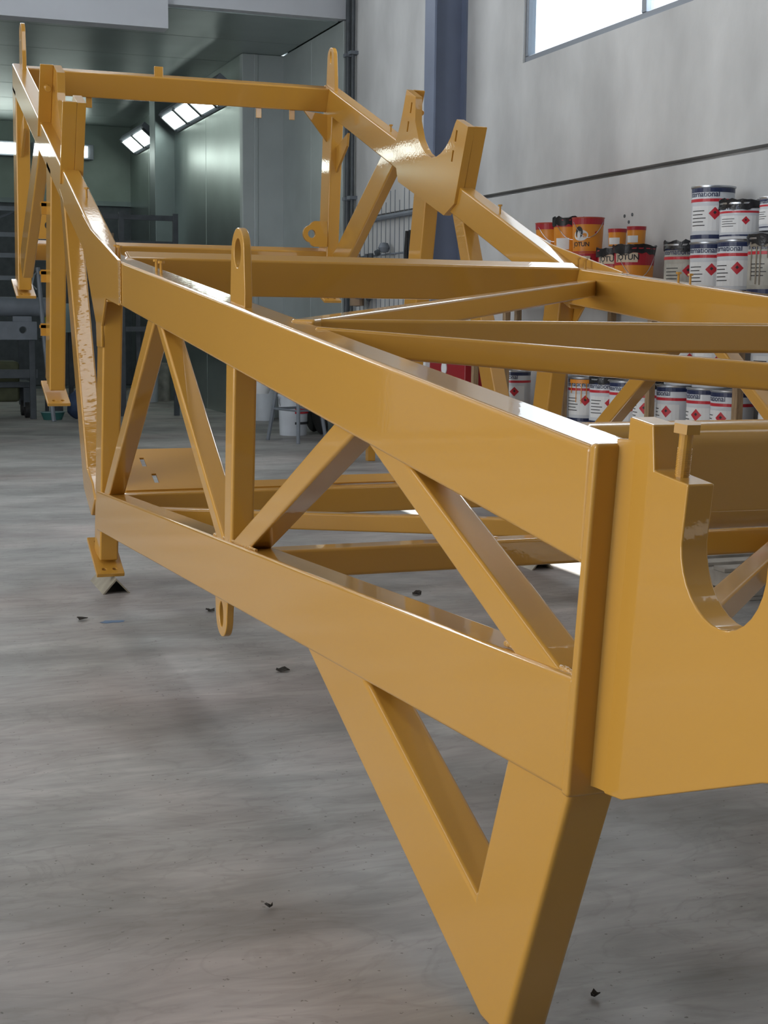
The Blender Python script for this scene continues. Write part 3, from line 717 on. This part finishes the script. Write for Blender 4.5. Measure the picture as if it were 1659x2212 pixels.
place('paint_tin', TALL, XS, 8.47, ZU, 'white tin with red band directly under the tallest stacked tin', 'paint tin', G1, -2)
place('paint_tin', TALL, XS, 8.14, ZU, 'white tin with red band under the short black-covered pail', 'paint tin', G1, -8)
place('paint_tin', with_lid(DUSTY, .142, .37, 5) + drips(.142, .36, DRIPT, 5, -75, 40, 7), XS, 7.79, ZU, 'drip-stained dirty tin at the right end of the upper shelf row', 'paint tin', G1, 10)
place('paint_tin', TALL, XS, 8.475, ZU + .371, 'tall white tin topping the stack, highest of all the tins', 'paint tin', G1, 2)
place('paint_tin', with_lid(SHORT, .146, .235, 8), XS, 8.12, ZU + .371, 'short white tin with black crumpled plastic cover beside the highest tin', 'paint tin', G1, 4)
place('paint_tin', MID, XS, 7.76, ZU + .41, 'small white tin on the drip-stained tin, cut by the photo edge', 'paint tin', G1, -14)
lower = [(11.52, 'white tin between the timber post and the red machine on the lower shelf'), (10.17, 'white tin with orange drips at the top, in the lower row behind the yellow frame'),
         (9.83, 'second white tin right of the orange-dripped one in the lower row'), (9.50, 'third white tin right of the orange-dripped one, behind a yellow diagonal'),
         (9.16, 'white tin half hidden by the timber post, lower row'), (8.82, 'white tin just right of the timber post, biggest of the lower row'),
         (8.44, 'white tin second right of the timber post in the lower row'), (8.13, 'white tin third right of the timber post in the lower row'), (7.60, 'white tin beyond the right timber post in the lower row')]
for i, (y, lab) in enumerate(lower):
    place('paint_tin', with_lid(TALL, .142, .37, 20 + i) if i in (2, 4) else (TALL + drips(.143, .37, ORANGE, 9, -55, 15, 4) if i == 1 else TALL), XS - .01 * (i % 2), y, ZL, lab, 'paint tin', G2, (-4, -6, 3, 6, -30, -34, -36, -34, -20)[i])
for y, lab in ((7.74, 'white tin stacked on the lower row at the right edge'), (8.42, 'upper white tin stacked between two yellow bars, right of the gap'), (8.78, 'upper white tin stacked between two yellow bars, left of the gap')):
    place('paint_tin', TALL, XS + .02, y, ZL + .371, lab, 'paint tin', G2, 8)
bigp, (rb, tp) = pail_kind(.37, .15, band=.66); bigp = bigp + [('lettering', text_mesh('rim_text', 'JOTUN', rb + .004, rad(-62), .283, (rb + .03) * rad(60), INK, tp, bold=.02))]
bm = bmesh.new(); arc_patch(bm, rb + .003, rad(-66), rad(6), .265, .335, 8, tp); bigp.append(('rim_label', me_of('cream_panel', bm, CREAM)))
medp, (rb2, tp2) = pail_kind(.265, .125); medp_e = medp + emblem_parts(rb2, tp2, .265)
bm = bmesh.new(); arc_patch(bm, rb2 + .002, rad(-60), rad(-2), .03, .12, 8, tp2); medp_l = medp + [('paper_label', me_of('paper', bm, PAPER))]
smp, (rb3, tp3) = pail_kind(.13, .070, big=False)
bm = bmesh.new(); arc_patch(bm, rb3 + .002, rad(-70), rad(10), .012, .062, 8, tp3); smp = smp + [('paper_label', me_of('paper', bm, PAPER))]
place('paint_pail', with_lid(bigp, .15, .37, 31), XS, 9.50, ZU, 'big orange pail with black plastic cover, right end of the orange group', 'paint pail', G3, 4)
place('paint_pail', with_lid(bigp, .15, .37, 32), XS + .06, 9.86, ZU, 'orange pail with black plastic cover behind the right-end orange pail', 'paint pail', G3, -2)
for y, lab in ((10.22, 'orange pail hidden under the pail with the black and white emblem'), (10.57, 'orange pail under the middle of the three upper pails'), (10.93, 'orange pail under the leftmost upper pail')):
    place('paint_pail', bigp, XS, y, ZU, lab, 'paint pail', G3, 0)
place('paint_pail', medp_e, XS - .02, 10.20, ZU + .371, 'orange pail with crimson rim and black and white emblem', 'paint pail', G3, -6)
place('paint_pail', with_lid(medp_l, .125, .265, 33), XS, 10.56, ZU + .371, 'orange pail with crumpled black cover, middle of the three upper pails', 'paint pail', G3, 4)
place('paint_pail', medp_l, XS + .02, 10.93, ZU + .371, 'orange pail with crimson rim, leftmost on the rack', 'paint pail', G3, 4)
place('paint_pail', smp, XS + .02, 9.80, ZU + .40, 'small orange tin left of its twin on the black covers', 'paint pail', G3, 6)
place('paint_pail', smp, XS + .0, 9.48, ZU + .40, 'small orange tin right of its twin on the black covers', 'paint pail', G3, 0)
# other things on the rack
t = tag(empty('red_machine', (5.45, 12.6, 0)), 'dark red enamelled machine with a round white plate beyond the tins', 'machine')
link('body', boxbm(5.28, 5.74, 12.13, 13.0, .12, 1.14), REDBOX, t, bevel=.02); 
bm = bmesh.new(); lathe(bm, [(0, .0), (.058, 0), (.062, .004), (.062, .012), (0, .012)], 24, Matrix.Translation((5.28, 12.60, 1.015)) @ Matrix.Rotation(rad(-90), 4, 'Y')); link('round_plate', bm, PAPER, t, smooth=True)
for y in (12.2, 12.85): link('foot', boxbm(5.32, 5.70, y, y + .08, 0, .12), DARKSTEEL, t)
bm = boxbm(5.30, 5.6, 13.15, 13.35, 0, 1.09); tag(link('white_carton', bm, PAPER, bevel=.004), 'plain white carton standing left of the red machine', 'carton')
link('side_panel', boxbm(5.30, 5.70, 10.355, 10.375, ZL, 1.15), WHITEP, rk)
# plugged bolt holes and stains on the wall
for i, (y, z) in enumerate(((10.19, 2.31), (10.07, 2.315), (10.12, 2.26), (10.12, 2.21))):
    bm = bmesh.new(); cyl_between(bm, (XW - .004, y, z), (XW + .01, y, z), .014, 10); o = link('bolt_hole', bm, DARKSTEEL, wr)
# wire mesh rack with hanging tools
t = tag(empty('wire_mesh_panel', (5.7, 15.5, 1.2)), 'grey wire mesh panel fixed to the concrete wall behind the frame', 'mesh panel')
for i in range(17):
    y = 14.2 + i * .145; bm = bmesh.new(); cyl_between(bm, (5.74, y, 1.3), (5.74, y, 2.9 - .12 * (i % 3 == 0)), .0045, 6); link('wire', bm, GREYSTEEL, t)
for z, r in ((2.62, .03), (2.2, .012), (1.9, .008), (1.5, .012)): bm = bmesh.new(); cyl_between(bm, (5.75, 14.1, z), (5.75, 16.6, z), r, 8); link('rail', bm, GREYSTEEL, t)
def hanging(name, y, z0, z1, w, m, lab, cat, sag=.05):
    bm = bmesh.new(); pts = [(5.68, y + w * (i / 8 - .5) * 2 * (1 if i % 2 else .6), z1 - (z1 - z0) * math.sin(math.pi * i / 8)) for i in range(9)]
    tube(bm, pts, .028, 8, .3); tag(link(name, bm, m, smooth=True), lab, cat, 'gear hanging on the wire mesh')
hanging('coiled_hose', 14.62, 1.75, 2.42, .10, BLACK, 'black hose hanging on the mesh beside the blue column', 'hose')
hanging('coiled_hose', 15.9, 1.7, 2.22, .12, DARKSTEEL, 'dark coiled hose hanging lowest on the mesh', 'hose')
t = tag(empty('respirator', (5.66, 15.42, 2.28)), 'grey respirator mask hanging from the mesh rail', 'mask')
bm = bmesh.new(); lathe(bm, [(0, -.05), (.05, -.04), (.07, .01), (.045, .06), (0, .07)], 16, Matrix.Translation((5.69, 15.42, 2.26))); link('mask_body', bm, GREYSTEEL, t, smooth=True)
bm = bmesh.new(); cyl_between(bm, (5.63, 15.42, 2.22), (5.59, 15.42, 2.20), .035); link('filter', bm, DARKSTEEL, t, smooth=True)
t = tag(empty('spray_gun', (5.66, 15.62, 1.9)), 'pale spray gun hanging on the wire mesh', 'spray gun')
bm = bmesh.new(); tube(bm, [(5.715, 15.5, 2.06), (5.715, 15.62, 2.07), (5.715, 15.7, 2.05)], .022, 8); link('barrel', bm, TIN, t, smooth=True)
bm = bmesh.new(); tube(bm, [(5.715, 15.6, 2.06), (5.715, 15.63, 1.9), (5.715, 15.6, 1.75)], .02, 8); link('grip', bm, TIN, t, smooth=True)
t = tag(empty('work_coat', (5.65, 16.2, 1.6)), 'brown and grey work coat hanging at the left of the mesh', 'coat')
bm = bmesh.new(); lathe(bm, [(0, .62), (.06, .6), (.10, .5), (.13, .3), (.15, .0), (.0, -.01)], 14, Matrix.Translation((5.64, 16.2, 1.62)) @ Matrix.Diagonal((.5, 1, 1, 1))); link('coat_body', bm, CARTON, t, smooth=True)
bm = bmesh.new(); tube(bm, [(5.62, 16.12, 2.15), (5.6, 16.02, 1.95), (5.6, 16.0, 1.7)], .045, 8, .1); link('sleeve', bm, GREYSTEEL, t, smooth=True)
# ------------------------------------------------------------------ pallet on the floor right of the frame
t = tag(empty('timber_pallet', (4.78, 6.75, 0)), 'weathered grey timber pallet on the floor beyond the U seat', 'pallet')
for i in range(3): link('bearer', boxbm(4.34 + i * .40, 4.43 + i * .40, 6.2, 7.3, .022, .115), PALLETW, t, bevel=.004, seg=1)
for i in range(6): link('deck_board', boxbm(4.32, 5.25, 6.2 + i * .2, 6.31 + i * .2, .115, .138), PALLETW, t, bevel=.004, seg=1)
for i in range(3): link('bottom_board', boxbm(4.32, 5.25, 6.2 + i * .5, 6.3 + i * .5, 0, .022), PALLETW, t, bevel=.004, seg=1)
t = tag(empty('black_drum', (4.98, 7.02, .138)), 'black plastic drum lying low on the weathered pallet', 'drum')
bm = bmesh.new(); lathe(bm, [(0, 0), (.20, 0), (.21, .02), (.21, .2), (.2, .22), (0, .22)], 28, Matrix.Translation((4.95, 6.98, .138))); link('body', bm, BLACK, t, smooth=True)
bm = bmesh.new(); cyl_between(bm, (5.03, 6.9, .358), (5.03, 6.9, .378), .03); link('cap', bm, DARKSTEEL, t, smooth=True)
# ------------------------------------------------------------------ things behind, seen through the truss
def bucket(name, x, y, h, r, m, label, bands=False):
    t = tag(empty(name, (x, y, 0)), label, 'bucket', 'white buckets at the back')
    bm = bmesh.new(); lathe(bm, [(0, 0), (r * .88, 0), (r * .9, .01), (r, h), (r * .94, h), (r * .84, .02), (0, .02)], 28, Matrix.Translation((x, y, 0))); link('body', bm, m, t, smooth=True)
    bm = bmesh.new(); lathe(bm, [(r, h - .03), (r * 1.05, h - .03), (r * 1.05, h + .004), (r * .9, h + .004)], 28, Matrix.Translation((x, y, 0))); link('rim', bm, m, t, smooth=True)
    bm = bmesh.new(); tube(bm, [(x + r * 1.06 * math.cos(rad(a)), y - .3 * r + r * .2 * math.sin(rad(a)), h * .9 - r * 1.1 * math.sin(rad(a))) for a in range(0, 181, 15)], .005, 6); link('handle', bm, TIN, t)
    if bands:
        for z, mm in ((h * .66, INK), (h * .60, REDP), (h * .54, REDP), (h * .28, INK)):
            bm = bmesh.new(); arc_patch(bm, r * .995, rad(-10), rad(70), z, z + .03, 8); 
            o = link('printed_band', bm, mm); o.location = (x, y, 0); o.parent = t; o.matrix_parent_inverse = world_inv(t)
    return t
bucket('white_bucket', 5.33, 19.2, .46, .16, PAILW, 'white bucket alone on the floor between two yellow posts')
bucket('white_bucket', 5.02, 16.75, .50, .185, PAILW, 'white bucket with dark and red bands behind the steel stool', True)
bucket('white_bucket', 4.58, 23.6, .62, .16, PAILW, 'farthest white bucket left, in the dark booth')
bucket('white_bucket', 4.86, 23.9, .64, .15, PAILD, 'farthest white bucket right, in the dark booth')
t = tag(empty('steel_stool', (4.78, 15.9, 0)), 'grey tube-legged steel stool seen under the yellow chord', 'stool')
seat_z = .78
for (xa, ya) in ((4.53, 16.15), (4.72, 15.55), (5.12, 15.75), (4.95, 16.3)):
    bm = bmesh.new(); cx, cy = 4.83, 15.93; tube(bm, [(xa, ya, 0), (cx + (xa - cx) * .62, cy + (ya - cy) * .62, seat_z)], .022, 8); link('leg', bm, GREYSTEEL, t, smooth=True)
bm = bmesh.new(); pts = [(4.83 + (p[0] - 4.83) * .82, 15.93 + (p[1] - 15.93) * .82, .37) for p in ((4.53, 16.15), (4.72, 15.55), (5.12, 15.75), (4.95, 16.3), (4.53, 16.15))]
tube(bm, pts, .014, 6); link('stretcher', bm, GREYSTEEL, t)
bm = bmesh.new(); lathe(bm, [(0, seat_z - .02), (.24, seat_z - .02), (.25, seat_z), (.24, seat_z + .03), (0, seat_z + .03)], 24, Matrix.Translation((4.83, 15.93, 0))); link('seat', bm, GREYSTEEL, t, smooth=True)
t = tag(empty('striped_bag', (4.86, 16.55, .0)), 'white bag with red and blue stripes hanging behind the stool', 'bag')
bm = bmesh.new(); lathe(bm, [(0, .50), (.10, .50), (.15, .62), (.14, .82), (.05, .9), (0, .9)], 18, Matrix.Translation((4.66, 16.95, 0))); link('body', bm, PAPER, t, smooth=True)
for z, mm in ((.80, NAVY), (.75, REDP), (.70, NAVY)): bm = bmesh.new(); lathe(bm, [(.149, z), (.151, z + .02)], 18, Matrix.Translation((4.66, 16.95, 0))); link('stripe', bm, mm, t)
t = tag(empty('wheeled_compressor', (5.45, 16.9, 0)), 'small dark wheeled compressor right of the steel stool', 'compressor')
for (x, y) in ((5.36, 16.75), (5.38, 17.15)):
    bm = bmesh.new(); lathe(bm, [(0, -.05), (.10, -.05), (.16, -.045), (.18, -.02), (.18, .02), (.16, .045), (.10, .05), (0, .05)], 26, Matrix.Translation((x, y, .18)) @ Matrix.Rotation(rad(75), 4, 'Y')); link('wheel', bm, RUBBER, t, smooth=True)
bm = bmesh.new(); lathe(bm, [(0, -.3), (.12, -.28), (.14, -.2), (.14, .2), (.12, .28), (0, .3)], 22, Matrix.Translation((5.5, 16.95, .36)) @ Matrix.Rotation(rad(90), 4, 'X')); link('tank', bm, DARKSTEEL, t, smooth=True)
link('motor', boxbm(5.4, 5.62, 16.8, 17.1, .50, .70), GREYSTEEL, t, bevel=.02); link('foot', boxbm(5.55, 5.6, 16.7, 16.75, 0, .3), GREYSTEEL, t)
t = tag(empty('yellow_block', (4.62, 13.6, 0)), 'small yellow steel trestle block on the floor behind the diagonal', 'block')
link('top_beam', boxbm(4.55, 4.95, 13.5, 13.62, .20, .32), YEL, t, bevel=.008); link('leg', boxbm(4.58, 4.66, 13.52, 13.60, 0, .20), YEL, t, bevel=.006); link('leg', boxbm(4.84, 4.92, 13.52, 13.60, 0, .20), YEL, t, bevel=.006)
# grey roller machine in the booth, far left
t = tag(empty('roller_frame', (1.2, 20.2, 0)), 'grey roller on a steel frame at the far left behind the truss', 'machine')
bm = bmesh.new(); cyl_between(bm, (-1.2, 20.2, 1.525), (2.50, 20.2, 1.525), .135, 28); link('roller', bm, GREYSTEEL, t, smooth=True)
o = link('side_channel', boxbm(-1.2, 2.36, 20.0, 20.1, 1.08, 1.33), GREYSTEEL, t, bevel=.01)
cb = bmesh.new(); cyl_between(cb, (2.17, 19.9, 1.215), (2.17, 20.2, 1.215), .045, 20); cut(o, [cb])
for i in range(5): link('spacer', boxbm(-.6 + i * .66, -.35 + i * .66, 20.02, 20.1, 1.33, 1.40), GREYSTEEL, t)
for x in (-1.0, .7, 2.25): link('leg', boxbm(x, x + .08, 20.03, 20.11, .0, 1.08), DARKSTEEL, t, bevel=.006)
link('lower_rail', boxbm(-1.2, 2.36, 20.04, 20.10, .56, .68), DARKSTEEL, t, bevel=.006)
t = tag(empty('leaning_bar', (2.4, 19.6, 0)), 'thin grey steel bar leaning upright beside the roller frame', 'bar')
bm = bmesh.new(); tube(bm, [(2.50, 19.55, 0), (2.42, 19.7, 1.0), (2.36, 19.8, 2.05)], .03, 8); link('bar', bm, GREYSTEEL, t, smooth=True)
bm = bmesh.new(); tube(bm, [(2.36, 19.8, 2.0), (2.30, 19.75, 1.95), (2.27, 19.72, 1.82), (2.33, 19.76, 1.76)], .012, 6); link('hook', bm, TIN, t, smooth=True)
t = tag(empty('caster_trolley', (1.9, 20.6, 0)), 'low dark trolley on casters under the roller frame', 'trolley')
link('deck', boxbm(1.5, 2.3, 20.3, 20.9, .42, .50), DARKSTEEL, t, bevel=.01); link('load', boxbm(1.68, 2.15, 20.35, 20.8, .22, .78), mat('olive_canvas', (.07, .075, .04), .8, noise=.2), t, bevel=.05)
for x in (1.56, 2.24): 
    for y in (20.36, 20.84): bm = bmesh.new(); cyl_between(bm, (x - .03, y, .11), (x + .03, y, .11), .11, 18); link('caster', bm, RUBBER, t, smooth=True); link('caster_fork', boxbm(x - .045, x + .045, y - .03, y + .03, .15, .42), DARKSTEEL, t)
# storage rack further back
t = tag(empty('steel_rack', (1.0, 23.5, 0)), 'tall dark steel storage rack in the far left of the booth', 'rack')
for x in (-.9, .75, 2.45): link('upright', boxbm(x, x + .09, 23.3, 23.4, 0, 3.1), DARKSTEEL, t)
for z in (1.95, 2.30, 2.62, 3.02): link('shelf_rail', boxbm(-.9, 2.54, 23.28, 23.34, z, z + .07), GREYSTEEL, t)
for a, b in (((-.85, 1.95), (.8, 2.62)), ((.8, 2.30), (2.45, 3.02))): bm = bmesh.new(); cyl_between(bm, (a[0], 23.45, a[1]), (b[0], 23.45, b[1]), .02, 6); link('cross_tie', bm, GREYSTEEL, t)
t = tag(empty('guard_rail', (3.9, 20.4, 0)), 'dark steel rack of two rails standing in the booth above the yellow cross beam', 'rail')
for x in (3.15, 3.55, 4.32): link('upright', boxbm(x, x + .07, 20.35, 20.42, 0, 2.86), DARKSTEEL, t)
for z in (2.76, 2.40, 1.2): link('rail', boxbm(3.15, 4.39, 20.36, 20.42, z, z + .07), DARKSTEEL, t)
t = tag(empty('brown_carton', (3.35, 20.7, 0)), 'brown cardboard carton standing on a bench behind the knee of the frame', 'carton')
link('body', boxbm(3.2, 3.52, 20.6, 20.9, 2.0, 2.58), CARTON, t, bevel=.005); link('bench', boxbm(3.08, 3.9, 20.5, 21.1, 1.93, 2.0), DARKSTEEL, t)
for x in (3.10, 3.82): link('bench_leg', boxbm(x, x + .06, 20.6, 20.66, 0, 1.93), DARKSTEEL, t)
t = tag(empty('pale_tank', (2.93, 21.5, 0)), 'pale blue-green tank half hidden behind the rear struts', 'tank')
bm = bmesh.new(); lathe(bm, [(0, -.3), (.16, -.28), (.21, -.16), (.21, .3), (0, .32)], 26, Matrix.Translation((2.93, 21.5, 1.38)) @ Matrix.Rotation(rad(90), 4, 'X')); link('vessel', bm, PALEB, t, smooth=True)
for x in (2.82, 2.98): link('leg', boxbm(x, x + .06, 21.45, 21.55, 0, 1.2), DARKSTEEL, t)
tag(link('lime_bottle', (lambda b: (lathe(b, [(0, 0), (.06, 0), (.065, .02), (.065, .42), (.03, .5), (.025, .56), (0, .56)], 18, Matrix.Translation((2.62, 20.9, 1.1))), b)[1])(bmesh.new()), LIME, smooth=True), 'lime green bottle between the roller and the yellow post', 'bottle')
tag(link('bottle_bench', (lambda b: (box(b, 2.5, 2.75, 20.75, 21.05, 1.04, 1.1), box(b, 2.55, 2.6, 20.85, 20.9, 0, 1.04), box(b, 2.68, 2.73, 20.85, 20.9, 0, 1.04), b)[3])(bmesh.new()), DARKSTEEL), 'narrow dark stand under the lime green bottle', 'stand')
# bag and tray on the floor
def blob(name, x, y, sx, sy, sz, m, seed):
    rnd = random.Random(seed); bm = bmesh.new(); bmesh.ops.create_icosphere(bm, subdivisions=3, radius=1)
    for v in bm.verts:
        k = 1 + .12 * math.sin(v.co.x * 4 + seed) * math.cos(v.co.z * 5) + rnd.uniform(-.03, .03)
        v.co = Vector((x + v.co.x * sx * k, y + v.co.y * sy * k, max(0, sz * (v.co.z * k + .92))))
    return link(name, bm, m, smooth=True)
tag(blob('cloth_bag', 2.90, 20.0, .17, .16, .21, BLUEBAG, 3), 'dark blue cloth bag slumped on the floor beside the yellow strut', 'bag')
t = tag(empty('open_tray', (2.53, 19.9, 0)), 'small teal plastic tray on the floor left of the blue bag', 'tray')
bm = bmesh.new(); lathe(bm, [(0, .01), (.10, .0), (.13, .10), (.125, .10), (.09, .012), (0, .014)], 24, Matrix.Translation((2.53, 19.9, 0)) @ Matrix.Diagonal((1.25, .8, 1, 1))); link('tray', bm, TEAL, t, smooth=True)
bm = bmesh.new(); lathe(bm, [(.128, .10), (.14, .104), (.14, .11), (.126, .108)], 24, Matrix.Translation((2.53, 19.9, 0)) @ Matrix.Diagonal((1.25, .8, 1, 1))); link('rim', bm, PALEB, t, smooth=True)
# litter on the floor
for i, (x, y, s, lab) in enumerate(((.974, 6.758, .03, 'curled dark leaf scrap on the floor left of the blue paint mark'), (1.609, 6.775, .028, 'dark leaf scrap on the floor just left of the lower lug'), (1.608, 5.512, .03, 'dark leaf scrap on the open floor left of where the leg meets the chord'), (.913, 3.242, .012, 'tiny dark leaf scrap on the open floor in the foreground'), (1.45, 2.564, .013, 'tiny leaf scrap on the floor right of the leg'), (2.74, 6.871, .03, 'leaf scrap on the floor seen through the truss'))):
    rnd = random.Random(i); bm = bmesh.new(); k = 9
    ring = [bm.verts.new((x + s * math.cos(2 * math.pi * j / k) * rnd.uniform(.6, 1.1), y + s * math.sin(2 * math.pi * j / k) * rnd.uniform(.5, 1.0), .003 + rnd.uniform(0, .016))) for j in range(k)]
    c = bm.verts.new((x, y, .004))
    for j in range(k): bm.faces.new((c, ring[j], ring[(j + 1) % k]))
    ex = bmesh.ops.extrude_face_region(bm, geom=bm.faces[:]); 
    for v in ex['geom']:
        if isinstance(v, bmesh.types.BMVert): v.co.z += .003
    tag(link('leaf_scrap', bm, LEAF), lab, 'leaf', 'leaf scraps on the floor')

bm = bmesh.new(); rnd = random.Random(4); k = 12
ring = [bm.verts.new((1.11 + .06 * math.cos(2 * math.pi * j / k) * rnd.uniform(.5, 1.1), 6.683 + .035 * math.sin(2 * math.pi * j / k) * rnd.uniform(.5, 1.1), z)) for z in (0.0, .002) for j in range(k)]
bm.faces.new(ring[k:])
for j in range(k): bm.faces.new((ring[j], ring[(j + 1) % k], ring[k + (j + 1) % k], ring[k + j]))
tag(link('paint_mark', bm, mat('blue_paint', (.12, .19, .30), .6)), 'small dried blue paint mark on the floor in front of the left foot', 'paint mark')
# everything that stands on the floor is set down on the floor level
for o in [o for o in scene.objects if o.parent is None and o.name.split('.')[0] in
          ('timber_pallet', 'black_drum', 'white_bucket', 'steel_stool', 'striped_bag', 'wheeled_compressor', 'yellow_block', 'roller_frame', 'leaning_bar', 'caster_trolley', 'steel_rack', 'guard_rail', 'brown_carton', 'pale_tank', 'lime_bottle', 'bottle_bench', 'cloth_bag', 'open_tray', 'leaf_scrap', 'paint_mark', 'white_carton')]:
    o.location.z += FZ
